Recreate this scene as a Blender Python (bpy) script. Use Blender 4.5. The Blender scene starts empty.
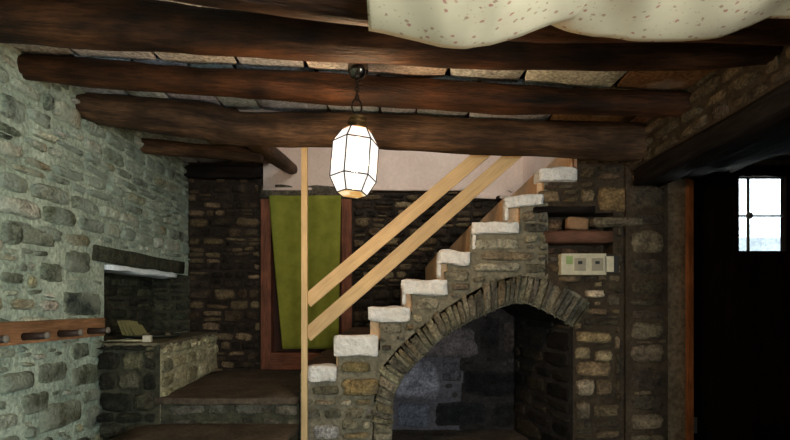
import bpy, bmesh, math, random
from mathutils import Vector, Matrix, noise

scene = bpy.context.scene
COL = scene.collection
F, CX, HY, EYE = 530.0, 395.0, 305.0, 1.5
XL, XR, YB, YS = -1.95, 1.52, 5.0, 3.5      # left wall, right wall, back wall, stair face


def X(x, D): return (x - CX) * D / F
def Z(y, D): return EYE + (HY - y) * D / F
def P(x, y, D): return Vector((X(x, D), D, Z(y, D)))
def DL(x): return -XL * F / (CX - x)
def DR(x): return XR * F / (x - CX)
def lin(c):
    c /= 255.0
    return c / 12.92 if c <= .04045 else ((c + .055) / 1.055) ** 2.4
def S(r, g, b): return (lin(r), lin(g), lin(b))
def nz(x, y=0., z=0.): return noise.noise(Vector((x, y, z)))


# ------------------------------------------------------------------ materials
def base_mat(name, rough=.9, spec=.2):
    m = bpy.data.materials.new(name)
    m.use_nodes = True
    nt = m.node_tree
    b = nt.nodes['Principled BSDF']
    b.inputs['Roughness'].default_value = rough
    b.inputs['Specular IOR Level'].default_value = spec
    return m, nt, b


def nd(nt, typ, **kw):
    n = nt.nodes.new(typ)
    for k, v in kw.items():
        if k in n.inputs:
            n.inputs[k].default_value = v
        else:
            setattr(n, k, v)
    return n


def tex_noise(nt, vec, scale, detail=4., rough=.6):
    n = nd(nt, 'ShaderNodeTexNoise', Scale=scale, Detail=detail, Roughness=rough)
    nt.links.new(vec, n.inputs['Vector'])
    return n.outputs['Fac']


def ramp(nt, fac, pts):
    r = nt.nodes.new('ShaderNodeValToRGB')
    e = r.color_ramp.elements
    while len(e) < len(pts):
        e.new(.5)
    for i, (p, c) in enumerate(pts):
        e[i].position = p
        e[i].color = (*c, 1) if len(c) == 3 else c
    nt.links.new(fac, r.inputs['Fac'])
    return r.outputs['Color']


def mix(nt, fac, a, b, mode='MIX'):
    m = nt.nodes.new('ShaderNodeMix')
    m.data_type = 'RGBA'
    m.blend_type = mode
    for val, sock in ((fac, m.inputs[0]), (a, m.inputs[6]), (b, m.inputs[7])):
        if isinstance(val, (int, float)):
            sock.default_value = val
        elif isinstance(val, tuple):
            sock.default_value = (*val, 1)
        else:
            nt.links.new(val, sock)
    return m.outputs[2]


def bump(nt, b, h, strength, dist):
    n = nd(nt, 'ShaderNodeBump', Strength=strength, Distance=dist)
    nt.links.new(h, n.inputs['Height'])
    nt.links.new(n.outputs['Normal'], b.inputs['Normal'])


def stone_mat(name, lime=(.5, .5, .45), lime_amt=.0, bump_d=.024, attr=True, base=(.2, .2, .2), var=.55, rough=.92):
    m, nt, b = base_mat(name, rough)
    vec = nd(nt, 'ShaderNodeTexCoord').outputs['Object']
    if attr:
        src = nd(nt, 'ShaderNodeAttribute', attribute_name='Col').outputs['Color']
    else:
        src = nd(nt, 'ShaderNodeRGB')
        src.outputs[0].default_value = (*base, 1)
        src = src.outputs[0]
    n1 = tex_noise(nt, vec, 14, 6, .65)
    n2 = tex_noise(nt, vec, 55, 4, .6)
    n3 = tex_noise(nt, vec, 4.5, 5, .6)
    a, c = 1 - var, 1 + var
    v1 = ramp(nt, n1, [(.3, (a, a, a)), (.7, (c, c, c))])
    col = mix(nt, 1., src, v1, 'MULTIPLY')
    v2 = ramp(nt, n2, [(.35, (.6,) * 3), (.65, (1.4,) * 3)])
    col = mix(nt, 1., col, v2, 'MULTIPLY')
    if lime_amt > 0:
        f = ramp(nt, n3, [(.62 - lime_amt * .4, (0,) * 3), (.72 - lime_amt * .3, (lime_amt,) * 3)])
        col = mix(nt, f, col, lime)
    nt.links.new(col, b.inputs['Base Color'])
    h = nt.nodes.new('ShaderNodeMath')
    h.operation = 'ADD'
    nt.links.new(n1, h.inputs[0])
    nt.links.new(n2, h.inputs[1])
    bump(nt, b, h.outputs[0], 1., bump_d)
    return m


def plaster_mat(name, c1, c2, scale=5., bump_d=.004, fine=40., fc=.3):
    m, nt, b = base_mat(name)
    vec = nd(nt, 'ShaderNodeTexCoord').outputs['Object']
    n1 = tex_noise(nt, vec, scale, 6, .65)
    n2 = tex_noise(nt, vec, fine, 4, .6)
    col = ramp(nt, n1, [(.32, c1), (.68, c2)])
    v2 = ramp(nt, n2, [(.34, (1 - fc,) * 3), (.66, (1 + fc,) * 3)])
    col = mix(nt, 1., col, v2, 'MULTIPLY')
    nt.links.new(col, b.inputs['Base Color'])
    h = nt.nodes.new('ShaderNodeMath')
    h.operation = 'ADD'
    nt.links.new(n1, h.inputs[0])
    nt.links.new(n2, h.inputs[1])
    bump(nt, b, h.outputs[0], .8, bump_d)
    return m


def wood_mat(name, c1, c2, stretch=10., scale=2.2, rough=.7, bump_d=.004, blotch=.37, spec=.25):
    """grain runs along the first coordinate of the 'grain' attribute"""
    m, nt, b = base_mat(name, rough, spec)
    vec = nd(nt, 'ShaderNodeAttribute', attribute_name='grain').outputs['Vector']
    mp = nd(nt, 'ShaderNodeMapping')
    mp.inputs['Scale'].default_value = (1, stretch, stretch)
    nt.links.new(vec, mp.inputs['Vector'])
    n1 = tex_noise(nt, mp.outputs[0], scale, 6, .65)
    n2 = tex_noise(nt, mp.outputs[0], scale * 5, 4, .6)
    n3 = tex_noise(nt, vec, 3.2, 3, .5)
    col = ramp(nt, n1, [(.3, c1), (.7, c2)])
    fb = min(.45, blotch)
    v = ramp(nt, n2, [(.3, (1 - fb,) * 3), (.7, (1 + fb,) * 3)])
    col = mix(nt, 1., col, v, 'MULTIPLY')
    v = ramp(nt, n3, [(.32, (1 - blotch,) * 3), (.68, (1 + blotch,) * 3)])
    col = mix(nt, 1., col, v, 'MULTIPLY')
    nt.links.new(col, b.inputs['Base Color'])
    h = nt.nodes.new('ShaderNodeMath')
    h.operation = 'ADD'
    nt.links.new(n1, h.inputs[0])
    nt.links.new(n2, h.inputs[1])
    bump(nt, b, h.outputs[0], .7, bump_d)
    return m


def plain(name, c, rough=.6, metal=0., spec=.4, var=.12):
    m, nt, b = base_mat(name, rough, spec)
    b.inputs['Metallic'].default_value = metal
    vec = nd(nt, 'ShaderNodeTexCoord').outputs['Object']
    n = tex_noise(nt, vec, 30, 4, .6)
    col = ramp(nt, n, [(.3, tuple(k * (1 - var) for k in c)), (.7, tuple(min(1, k * (1 + var)) for k in c))])
    nt.links.new(col, b.inputs['Base Color'])
    return m


M = {}
M['left_stone'] = stone_mat('left_stone', S(168, 178, 160), .48)
M['limed_stone'] = stone_mat('limed_stone', S(172, 188, 174), .6)
M['left_mortar'] = plaster_mat('left_mortar', S(122, 138, 124), S(182, 196, 178), 4, .02)
M['grey_stone'] = stone_mat('grey_stone', S(165, 160, 145), .25)
M['grey_mortar'] = plaster_mat('grey_mortar', S(92, 88, 74), S(138, 130, 110), 9, .014)
M['dark_stone'] = stone_mat('dark_stone', S(130, 115, 90), .2)
M['dark_mortar'] = plaster_mat('dark_mortar', S(34, 28, 22), S(56, 46, 38), 9, .012)
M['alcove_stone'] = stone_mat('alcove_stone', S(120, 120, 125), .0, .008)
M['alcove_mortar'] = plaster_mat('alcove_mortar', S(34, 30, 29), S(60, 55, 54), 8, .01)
M['alcove_mortar_lit'] = plaster_mat('alcove_mortar_lit', S(76, 72, 76), S(100, 97, 104), 4, .006)  # paler copy of the alcove mortar, daylight put into its colour
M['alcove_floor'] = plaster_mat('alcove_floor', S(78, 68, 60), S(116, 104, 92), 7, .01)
M['dark_plaster'] = plaster_mat('dark_plaster', S(24, 20, 19), S(48, 42, 38), 8, .012)  # near-black plaster, one even tone
M['niche_stone'] = stone_mat('niche_stone', S(170, 150, 120), .15)
M['niche_mortar'] = plaster_mat('niche_mortar', S(46, 38, 30), S(76, 64, 50), 8, .014)
M['bench_stone'] = stone_mat('bench_stone', S(130, 130, 105), .15)
M['bench_mortar'] = plaster_mat('bench_mortar', S(44, 44, 36), S(76, 74, 59), 8, .012)
M['bench_top'] = plaster_mat('bench_top', S(80, 76, 61), S(116, 108, 87), 7, .006)
M['bench_lit_lime'] = plaster_mat('bench_lit_lime', S(142, 140, 110), S(188, 182, 150), 6, .014, 25)  # limewash, with the daylight on the bench side put into the colour
M['pink_plaster'] = plaster_mat('pink_plaster', S(212, 188, 174), S(228, 206, 192), 3, .002, fc=.05)
M['beige_plaster'] = plaster_mat('beige_plaster', S(200, 162, 124), S(222, 186, 148), 5, .004, fc=.1)
M['limewash'] = plaster_mat('limewash', S(226, 220, 212), S(250, 248, 244), 12, .03, fc=.08)
M['blue_lime'] = plaster_mat('blue_lime', S(214, 228, 234), S(240, 248, 252), 12, .006, fc=.08)
M['tread'] = plaster_mat('tread', S(72, 54, 42), S(106, 82, 64), 8, .006)
M['landing'] = plaster_mat('landing', S(62, 53, 44), S(96, 84, 70), 6, .008)
M['pier_plaster'] = plaster_mat('pier_plaster', S(96, 82, 66), S(128, 110, 90), 5, .006)
M['beam_wood'] = wood_mat('beam_wood', S(18, 10, 6), S(86, 52, 28), 7, 2.6, .58, .014, blotch=.7)
M['grey_beam_wood'] = wood_mat('grey_beam_wood', S(30, 20, 14), S(98, 72, 50), 7, 2.6, .7, .014, blotch=.6)
M['black_wood'] = wood_mat('black_wood', S(16, 13, 12), S(40, 34, 31), 9, 2, .85, .006, spec=.08)
M['pine'] = wood_mat('pine', S(190, 158, 112), S(210, 180, 134), 14, 1.6, .55, .001, blotch=.12)
M['rack_wood'] = wood_mat('rack_wood', S(108, 78, 54), S(146, 108, 76), 12, 2, .6, .002)
M['dark_door'] = wood_mat('dark_door', S(20, 13, 10), S(34, 22, 17), 10, 2, .8, .003, spec=.1)
M['jamb_orange'] = wood_mat('jamb_orange', S(132, 78, 48), S(166, 102, 64), 10, 2, .6, .002)
M['jamb_red'] = wood_mat('jamb_red', S(96, 56, 38), S(134, 80, 56), 10, 2, .7, .003)
M['door_brown'] = wood_mat('door_brown', S(48, 26, 18), S(78, 44, 32), 10, 2, .7, .003)
M['shelf_wood'] = wood_mat('shelf_wood', S(80, 52, 40), S(108, 74, 56), 10, 2, .7, .003)
M['plank_wood'] = wood_mat('plank_wood', S(110, 78, 52), S(150, 112, 78), 10, 2, .7, .003)
M['slab_stone'] = stone_mat('slab_stone', S(220, 216, 208), .25, .006, var=.25)
M['slab_back'] = plaster_mat('slab_back', S(40, 34, 30), S(62, 54, 46), 6, .01)
M['iron'] = plain('iron', S(42, 34, 28), .5, .7)
M['brass'] = plain('brass', S(120, 92, 56), .45, .8)
M['chrome'] = plain('chrome', S(120, 112, 104), .25, 1.)
M['box_plastic'] = plain('box_plastic', S(196, 186, 158), .5)
M['flap_plastic'] = plain('flap_plastic', S(206, 194, 166), .5)
M['green_sticker'] = plain('green_sticker', S(140, 160, 96), .5)
M['dark_plastic'] = plain('dark_plastic', S(150, 140, 118), .4)
M['black_plastic'] = plain('black_plastic', S(40, 36, 32), .4)
M['white_tile'] = plain('white_tile', S(222, 196, 168), .5)
M['brick'] = plain('brick', S(146, 112, 82), .9, var=.25)
M['card'] = plain('card', S(118, 114, 74), .7)
M['slate'] = plain('slate', S(52, 54, 44), .6)
M['white_block'] = plain('white_block', S(186, 180, 160), .6)
M['peg_wood'] = plain('peg_wood', S(50, 36, 29), .6)
M['peg_tip_lit'] = plain('peg_tip_lit', S(112, 106, 96), .6)  # lit end of the peg, put in as a paler tone
M['outdoor'] = plaster_mat('outdoor', S(50, 53, 58), S(66, 69, 73), 4, .004)
M['outdoor_white'] = plaster_mat('outdoor_white', S(104, 108, 112), S(126, 130, 134), 3, .004)
M['window_white'] = plain('window_white', S(180, 178, 170), .5)
M['bar_grey'] = plain('bar_grey', S(120, 124, 130), .5)


def curtain_mat():
    m, nt, b = base_mat('curtain_green', .95, .1)
    vec = nd(nt, 'ShaderNodeTexCoord').outputs['Object']
    n = tex_noise(nt, vec, 9, 4, .6)
    col = ramp(nt, n, [(.3, S(112, 114, 42)), (.7, S(136, 136, 56))])
    nt.links.new(col, b.inputs['Base Color'])
    bump(nt, b, tex_noise(nt, vec, 160, 3, .6), .4, .002)
    return m


def floral_mat():
    m, nt, b = base_mat('floral_cotton', .95, .1)
    vec = nd(nt, 'ShaderNodeAttribute', attribute_name='grain').outputs['Vector']
    v = nd(nt, 'ShaderNodeTexVoronoi', Scale=33.)
    v.inputs['Randomness'].default_value = .75
    nt.links.new(vec, v.inputs['Vector'])
    n = tex_noise(nt, vec, 110, 2, .6)
    ad = nt.nodes.new('ShaderNodeMath')
    ad.operation = 'MULTIPLY_ADD'
    nt.links.new(n, ad.inputs[0])
    ad.inputs[1].default_value = .45
    nt.links.new(v.outputs['Distance'], ad.inputs[2])
    f = ramp(nt, ad.outputs[0], [(.37, (.8,) * 3), (.45, (0,) * 3)])
    base = ramp(nt, tex_noise(nt, vec, 4, 4, .6), [(.3, S(200, 186, 156)), (.7, S(218, 204, 174))])
    hue = ramp(nt, v.outputs['Color'], [(.4, S(170, 106, 96)), (.6, S(158, 126, 100))])
    # a second, finer scatter of leaves between the flowers
    v2 = nd(nt, 'ShaderNodeTexVoronoi', Scale=60.)
    nt.links.new(vec, v2.inputs['Vector'])
    f2 = ramp(nt, v2.outputs['Distance'], [(.14, (.5,) * 3), (.2, (0,) * 3)])
    col = mix(nt, f2, base, S(176, 152, 126))
    col = mix(nt, f, col, hue)
    nt.links.new(col, b.inputs['Base Color'])
    return m


M['curtain'] = curtain_mat()
M['floral'] = floral_mat()


def emit_mat(name, c, strength, base=(.8, .8, .8)):
    m, nt, b = base_mat(name, .3)
    b.inputs['Base Color'].default_value = (*base, 1)
    b.inputs['Emission Color'].default_value = (*c, 1)
    b.inputs['Emission Strength'].default_value = strength
    return m


M['bulb'] = emit_mat('bulb', (1, .66, .36), 2600.)


def lantern_glass():
    m = bpy.data.materials.new('lit_glass')
    m.use_nodes = True
    nt = m.node_tree
    nt.nodes.clear()
    out = nt.nodes.new('ShaderNodeOutputMaterial')
    t = nt.nodes.new('ShaderNodeBsdfTransparent')
    e = nd(nt, 'ShaderNodeEmission', Strength=1.5)
    e.inputs['Color'].default_value = (1, .93, .85, 1)
    mx = nt.nodes.new('ShaderNodeMixShader')
    mx.inputs[0].default_value = .55
    nt.links.new(t.outputs[0], mx.inputs[1])
    nt.links.new(e.outputs[0], mx.inputs[2])
    nt.links.new(mx.outputs[0], out.inputs[0])
    return m


M['lit_glass'] = lantern_glass()


def amber_mat():
    m, nt, b = base_mat('amber_glass', .3)
    vec = nd(nt, 'ShaderNodeTexCoord').outputs['Object']
    n = tex_noise(nt, vec, 18, 2, .5)
    c = ramp(nt, n, [(.42, S(210, 150, 70)), (.56, S(255, 236, 190))])
    b.inputs['Base Color'].default_value = (.6, .45, .25, 1)
    nt.links.new(c, b.inputs['Emission Color'])
    b.inputs['Emission Strength'].default_value = .95
    return m


M['amber_glass'] = amber_mat()


def glass_mat():
    m = bpy.data.materials.new('window_glass')
    m.use_nodes = True
    nt = m.node_tree
    nt.nodes.clear()
    out = nt.nodes.new('ShaderNodeOutputMaterial')
    t = nt.nodes.new('ShaderNodeBsdfTransparent')
    t.inputs[0].default_value = (.93, .96, .97, 1)
    g = nt.nodes.new('ShaderNodeBsdfGlossy')
    g.inputs['Roughness'].default_value = .05
    mx = nt.nodes.new('ShaderNodeMixShader')
    mx.inputs[0].default_value = .05
    nt.links.new(t.outputs[0], mx.inputs[1])
    nt.links.new(g.outputs[0], mx.inputs[2])
    nt.links.new(mx.outputs[0], out.inputs[0])
    return m


M['glass'] = glass_mat()


# ------------------------------------------------------------------ mesh builder
class MB:
    def __init__(self):
        self.v, self.f, self.c, self.m, self.g, self.sm = [], [], [], [], [], []

    def add(self, verts, faces, col=(.5, .5, .5), mat=0, grain=None, smooth=True, vcol=None):
        o = len(self.v)
        self.c += vcol if vcol else [col] * len(verts)
        self.v += [tuple(p) for p in verts]
        self.g += [tuple(p) for p in (grain or verts)]
        for fc in faces:
            self.f.append([i + o for i in fc])
            self.m.append(mat)
            self.sm.append(smooth)

    def box(self, cen, size, rot=None, bev=.004, mat=0, col=(.5, .5, .5), wob=0., cuts=0, axis=0, gseed=0.):
        bm = bmesh.new()
        bmesh.ops.create_cube(bm, size=1)
        for v in bm.verts:
            v.co = Vector((v.co.x * size[0], v.co.y * size[1], v.co.z * size[2]))
        if cuts:
            bmesh.ops.subdivide_edges(bm, edges=bm.edges[:], cuts=cuts, use_grid_fill=True)
        elif bev > 0:
            bmesh.ops.bevel(bm, geom=bm.edges[:], offset=min(bev, min(size) * .45), segments=2, profile=.7, affect='EDGES')
        if wob:
            for v in bm.verts:
                k = v.co * 7 + Vector((gseed * 3.1, cen[0] * 5, cen[2] * 5))
                v.co += noise.noise_vector(k) * wob
                # knock the corners off
                q = Vector((abs(v.co.x) / size[0] * 2, abs(v.co.y) / size[1] * 2, abs(v.co.z) / size[2] * 2))
                n_edge = sum(1 for t in q if t > .93)
                if n_edge >= 2:
                    v.co -= Vector((math.copysign(1, v.co.x) if q.x > .93 else 0, math.copysign(1, v.co.y) if q.y > .93 else 0,
                                    math.copysign(1, v.co.z) if q.z > .93 else 0)) * min(bev, min(size) * .3)
        R = rot if rot is not None else Matrix.Identity(3)
        c = Vector(cen)
        order = [(0, 1, 2), (1, 0, 2), (2, 0, 1)][axis]
        gr = [(v.co[order[0]] + gseed * 3.7, v.co[order[1]] + gseed, v.co[order[2]] + gseed * 1.7) for v in bm.verts]
        vs = [c + R @ v.co for v in bm.verts]
        bm.verts.index_update()
        fs = [[v.index for v in fc.verts] for fc in bm.faces]
        bm.free()
        self.add(vs, fs, col, mat, gr, smooth=bool(cuts))

    def bx(self, x0, x1, y0, y1, z0, z1, **k):
        self.box(((x0 + x1) / 2, (y0 + y1) / 2, (z0 + z1) / 2), (abs(x1 - x0), abs(y1 - y0), abs(z1 - z0)), **k)

    def tube(self, pts, rad, seg=12, mat=0, caps=True, rn=0., col=(.5, .5, .5), seed=0.):
        """pts: list of Vectors, rad: radius or list"""
        n = len(pts)
        pts = [Vector(p) for p in pts]
        rad = rad if isinstance(rad, (list, tuple)) else [rad] * n
        vs, gr, L = [], [], 0.
        ref = None
        for i in range(n):
            t = (pts[min(i + 1, n - 1)] - pts[max(i - 1, 0)]).normalized()
            if ref is None:
                ref = Vector((0, 0, 1)) if abs(t.z) < .9 else Vector((1, 0, 0))
            a = (ref - t * ref.dot(t)).normalized()
            b = t.cross(a)
            ref = a
            if i:
                L += (pts[i] - pts[i - 1]).length
            for k in range(seg):
                w = 2 * math.pi * k / seg
                r = rad[i]
                if rn:
                    r *= 1 + rn * nz(math.cos(w) * 1.3 + seed, math.sin(w) * 1.3, L * 1.6 + seed) + rn * .5 * nz(math.cos(w) * 3, math.sin(w) * 3 + seed, L * 6)
                vs.append(pts[i] + (a * math.cos(w) + b * math.sin(w)) * r)
                gr.append((L + seed * 5, math.cos(w) * rad[i], math.sin(w) * rad[i]))
        fs = [[i * seg + k, i * seg + (k + 1) % seg, (i + 1) * seg + (k + 1) % seg, (i + 1) * seg + k]
              for i in range(n - 1) for k in range(seg)]
        if caps:
            fs.append(list(range(seg))[::-1])
            fs.append([(n - 1) * seg + k for k in range(seg)])
        self.add(vs, fs, col, mat, gr)

    def lathe(self, cen, prof, seg=20, mat=0, rot=None):
        """prof: (r, z) pairs"""
        c = Vector(cen)
        R = rot if rot is not None else Matrix.Identity(3)
        vs = [c + R @ Vector((r * math.cos(2 * math.pi * k / seg), r * math.sin(2 * math.pi * k / seg), z))
              for r, z in prof for k in range(seg)]
        n = len(prof)
        fs = [[i * seg + k, i * seg + (k + 1) % seg, (i + 1) * seg + (k + 1) % seg, (i + 1) * seg + k]
              for i in range(n - 1) for k in range(seg)]
        fs.append(list(range(seg))[::-1])
        fs.append([(n - 1) * seg + k for k in range(seg)])
        self.add(vs, fs, mat=mat)

    def grid(self, fn, nu, nv, mat=0, col=(.5, .5, .5), gfn=None):
        vs, gr = [], []
        for i in range(nu + 1):
            for j in range(nv + 1):
                p = fn(i / nu, j / nv)
                vs.append(p)
                gr.append(gfn(i / nu, j / nv) if gfn else p)
        fs = [[i * (nv + 1) + j, (i + 1) * (nv + 1) + j, (i + 1) * (nv + 1) + j + 1, i * (nv + 1) + j + 1]
              for i in range(nu) for j in range(nv)]
        self.add(vs, fs, col, mat, gr)

    def build(self, name, mats, parent=None, origin=None):
        me = bpy.data.meshes.new(name)
        off = Vector(origin) if origin is not None else (parent.matrix_world.translation.copy() if parent else Vector((0, 0, 0)))
        if parent is not None:
            off = world_of(parent)
        me.from_pydata([tuple(Vector(p) - off) for p in self.v], [], self.f)
        for m in (mats if isinstance(mats, (list, tuple)) else [mats]):
            me.materials.append(M[m])
        me.polygons.foreach_set('material_index', self.m)
        me.polygons.foreach_set('use_smooth', self.sm)
        ca = me.color_attributes.new('Col', 'FLOAT_COLOR', 'POINT')
        buf = []
        for c in self.c:
            buf += [c[0], c[1], c[2], 1.]
        ca.data.foreach_set('color', buf)
        ga = me.attributes.new('grain', 'FLOAT_VECTOR', 'POINT')
        ga.data.foreach_set('vector', [k for p in self.g for k in p])
        me.update()
        bmn = bmesh.new()
        bmn.from_mesh(me)
        bmn.to_mesh(me)
        bmn.free()
        o = bpy.data.objects.new(name, me)
        COL.objects.link(o)
        if parent is not None:
            o.parent = parent
        else:
            o.location = off
        return o


def world_of(o):
    p = Vector((0, 0, 0))
    while o is not None:
        p += o.location
        o = o.parent
    return p


def tag(o, label, cat, group=None, kind=None):
    o['label'] = label
    o['category'] = cat
    if group:
        o['group'] = group
    if kind:
        o['kind'] = kind
    return o


def thing(name, label, cat, loc, group=None, kind=None):
    o = bpy.data.objects.new(name, None)
    o.empty_display_size = .1
    COL.objects.link(o)
    o.location = loc
    return tag(o, label, cat, group, kind)


def structure(o, label=None):
    o['kind'] = 'structure'
    if label:
        o['label'] = label
    return o


def struct_root(name, loc=(0, 0, 0)):
    o = bpy.data.objects.new(name, None)
    o.empty_display_size = .1
    COL.objects.link(o)
    o.location = loc
    o['kind'] = 'structure'
    return o


# ------------------------------------------------------------------ rubble masonry
SV = [-1, -.92, -.74, -.45, -.15, .15, .45, .74, .92, 1]
TV = [-1, -.87, -.58, -.2, .2, .58, .87, 1]


def stone(mb, fr, quad, prot, col, rng, mat=0, p=4., rough=1., mcol=None):
    """quad: four (u,v) corners bl, br, tr, tl; a rough-faced block standing prot proud of the wall plane"""
    O, U, V, N = fr
    (ax, ay), (bx_, by), (cx, cy), (dx, dy) = quad
    sd = rng.random() * 100
    tu, tv = rng.uniform(-.3, .3) * prot, rng.uniform(-.3, .3) * prot
    vs, vc = [], []
    mcol = mcol or tuple(k * .8 for k in col)
    for s in SV:
        for t in TV:
            e = max(abs(s), abs(t))
            mk = 1. if e > .99 else max(0., min(.9, (.45 if e > .75 else .08) + .5 * nz(s * 1.5 + sd, t * 1.5, 5.)))
            vc.append(tuple(c_ * (1 - mk) + m_ * mk for c_, m_ in zip(col, mcol)))
            if e > 0:
                k = e / (abs(s) ** p + abs(t) ** p) ** (1 / p)
            else:
                k = 1
            w = 1 + (.2 * nz(s * 1.6 + sd, t * 1.6, 3.) + .14 * nz(s * 4 + sd, t * 4, 3.)) * rough
            a, b = (s * k * w + 1) / 2, (t * k * w + 1) / 2
            u = (1 - b) * ((1 - a) * ax + a * bx_) + b * ((1 - a) * dx + a * cx)
            v = (1 - b) * ((1 - a) * ay + a * by) + b * ((1 - a) * dy + a * cy)
            if e > .99:
                h = -.014
            elif abs(s) > .9 or abs(t) > .8:
                h = prot * (.6 + .4 * nz(s * 3 + sd, t * 3, 7.))
            else:
                h = prot * (1 + (.5 * nz(s * 2 + sd, t * 2, 9.) + .4 * nz(s * 5 + sd, t * 4, 9.)) * rough) + tu * s + tv * t
            vs.append(O + U * u + V * v + N * h)
    nt_ = len(TV)
    fs = [[i * nt_ + j, (i + 1) * nt_ + j, (i + 1) * nt_ + j + 1, i * nt_ + j + 1] for i in range(len(SV) - 1) for j in range(nt_ - 1)]
    if U.cross(V).dot(N) < 0:
        fs = [f[::-1] for f in fs]
    mb.add(vs, fs, col, mat, vcol=vc)


def vary(c, rng, a=.18):
    k = 1 + rng.uniform(-a, a)
    return tuple(max(.002, x * k * (1 + rng.uniform(-.05, .05))) for x in c)


def rubble(mb, fr, u0, u1, v0, v1, rowh, wid, gap, prot, pal, rng, inside=None, specials=(), mat=0, wave=.018, split=.2, mcol=None, chinks=60):
    """courses of rubble stones; specials: (ua,ub,va,vb,colour) placed first and kept clear"""
    for (a, b, c, d, colr) in specials:
        e1, e2 = (b - a) * .04, (d - c) * .07
        r_ = lambda e: rng.uniform(-e, e)
        stone(mb, fr, [(a + r_(e1), c + r_(e2)), (b + r_(e1), c + r_(e2)), (b + r_(e1), d + r_(e2)), (a + r_(e1), d + r_(e2))], rng.uniform(*prot) * 1.1, colr, rng, mat, 5, .7, mcol)
    placed = [(a, b, c, d) for (a, b, c, d, _) in specials]

    def ok(u, v):
        if inside and not inside(u, v):
            return False
        for (a, b, c, d, _) in specials:
            if a - .008 < u < b + .008 and c - .008 < v < d + .008:
                return False
        return True
    v = v0
    while v < v1 - .02:
        h = rng.uniform(*rowh)
        if v + h > v1 - rowh[0] * .6:
            h = v1 - v
        ph = rng.random() * 50
        # free stretches of this course
        n = max(2, int((u1 - u0) / .012))
        runs, start = [], None
        for i in range(n + 1):
            u = u0 + (u1 - u0) * i / n
            good = all(ok(u, v + h * q) for q in (.04, .5, .96))
            if good and start is None:
                start = u
            if (not good or i == n) and start is not None:
                end = u if good else u - (u1 - u0) / n
                if end - start > .03:
                    runs.append((start, end))
                start = None
        for a, b in runs:
            u = a
            while u < b - .012:
                w = rng.uniform(*wid) * (.7 + .5 * h / rowh[1])
                if b - (u + w) < wid[0] * .6:
                    w = b - u
                g = gap * rng.uniform(.6, 1.3) / 2

                def wv(uu):
                    if u0 + .02 < uu < u1 - .02:
                        return wave * nz(uu * 4, ph, 1.)
                    return 0.
                rows = [(v, v + h)]
                if h > rowh[0] * 1.3 and rng.random() < split:
                    q = rng.uniform(.38, .62)
                    rows = [(v, v + h * q), (v + h * q, v + h)]
                for (va, vb) in rows:
                    j = lambda k=.25: rng.uniform(-k, k) * min(.03, (vb - va) * .5)
                    q = [(u + g + abs(j()), va + g + wv(u) + j()), (u + w - g - abs(j()), va + g + wv(u + w) + j()),
                         (u + w - g - abs(j()), vb - g + wv(u + w) + j()), (u + g + abs(j()), vb - g + wv(u) + j())]
                    if q[1][0] - q[0][0] > .015 and q[2][1] - q[1][1] > .012:
                        stone(mb, fr, q, rng.uniform(*prot), vary(rng.choice(pal), rng), rng, mat, mcol=mcol)
                        placed.append((q[0][0], q[1][0], min(q[0][1], q[1][1]), max(q[2][1], q[3][1])))
                u += w
        v += h
    # small stones pinned into what is left between the courses
    area = (u1 - u0) * (v1 - v0)
    for _ in range(int(chinks * 8 * area)):
        w, h = rng.uniform(.04, .12), rng.uniform(.02, .05)
        u, v = rng.uniform(u0, u1 - w), rng.uniform(v0, v1 - h)
        if any(a < u + w and b > u and c < v + h and d > v for a, b, c, d in placed):
            continue
        if all(ok(a, b) for a in (u, u + w / 2, u + w) for b in (v, v + h)):
            placed.append((u, u + w, v, v + h))
            sl = rng.uniform(-.01, .01)
            stone(mb, fr, [(u, v), (u + w, v + sl), (u + w, v + h + sl), (u, v + h)], rng.uniform(*prot) * .8, vary(rng.choice(pal), rng), rng, mat, mcol=mcol)


def quadface(mb, fr, u0, u1, v0, v1, mat=1, col=(.3, .3, .3), d=0., nu=None, nv=None, amp=.006):
    O, U, V, N = fr
    nu = nu or max(1, int(abs(u1 - u0) / .08))
    nv = nv or max(1, int(abs(v1 - v0) / .08))

    def fn(a, b):
        u, v = u0 + (u1 - u0) * a, v0 + (v1 - v0) * b
        return O + U * u + V * v + N * (d + amp * nz(u * 6, v * 6, 2.))
    flip = U.cross(V).dot(N) < 0
    if flip:
        mb.grid(lambda a, b: fn(1 - a, b), nu, nv, mat, col)
    else:
        mb.grid(fn, nu, nv, mat, col)


VX, VY, VZ = Vector((1, 0, 0)), Vector((0, 1, 0)), Vector((0, 0, 1))


def front(y): return (Vector((0, y, 0)), VX, VZ, -VY)         # faces the camera; u = X, v = Z
def leftw(x): return (Vector((x, 0, 0)), VY, VZ, VX)           # left wall; u = Y
def rightw(x): return (Vector((x, 0, 0)), VY, VZ, -VX)         # right-hand face; u = Y


# =================================================================== SETTING
rng = random.Random(7)
mb = MB()
mb.bx(-2.4, 3.2, -2.4, 5.3, -.12, 0., bev=0)
structure(mb.build('floor', 'landing'))

# ---- left wall, with the niche above the masonry bench
NY0, NZ0, NZ1 = DL(104), 1.255, 1.775
palL = [S(140, 146, 128), S(94, 100, 88), S(84, 90, 80), S(62, 68, 58), S(176, 177, 158), S(140, 134, 104), S(54, 60, 54),
        S(192, 190, 172), S(106, 114, 98), S(84, 88, 72)]
mb = MB()
fr = leftw(XL)


def in_left(u, v):
    return not (u > NY0 and NZ0 - .25 < v < NZ1) and not (u > DL(92) - .01 and NZ1 - .05 < v < 1.905 and u < 4.9)


def lrect(x0, y0, x1, y1, c):
    d0, d1 = DL(x0), DL(x1)
    dm = (d0 + d1) / 2
    return (d0, d1, Z(y1, dm), Z(y0, dm), c)


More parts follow.
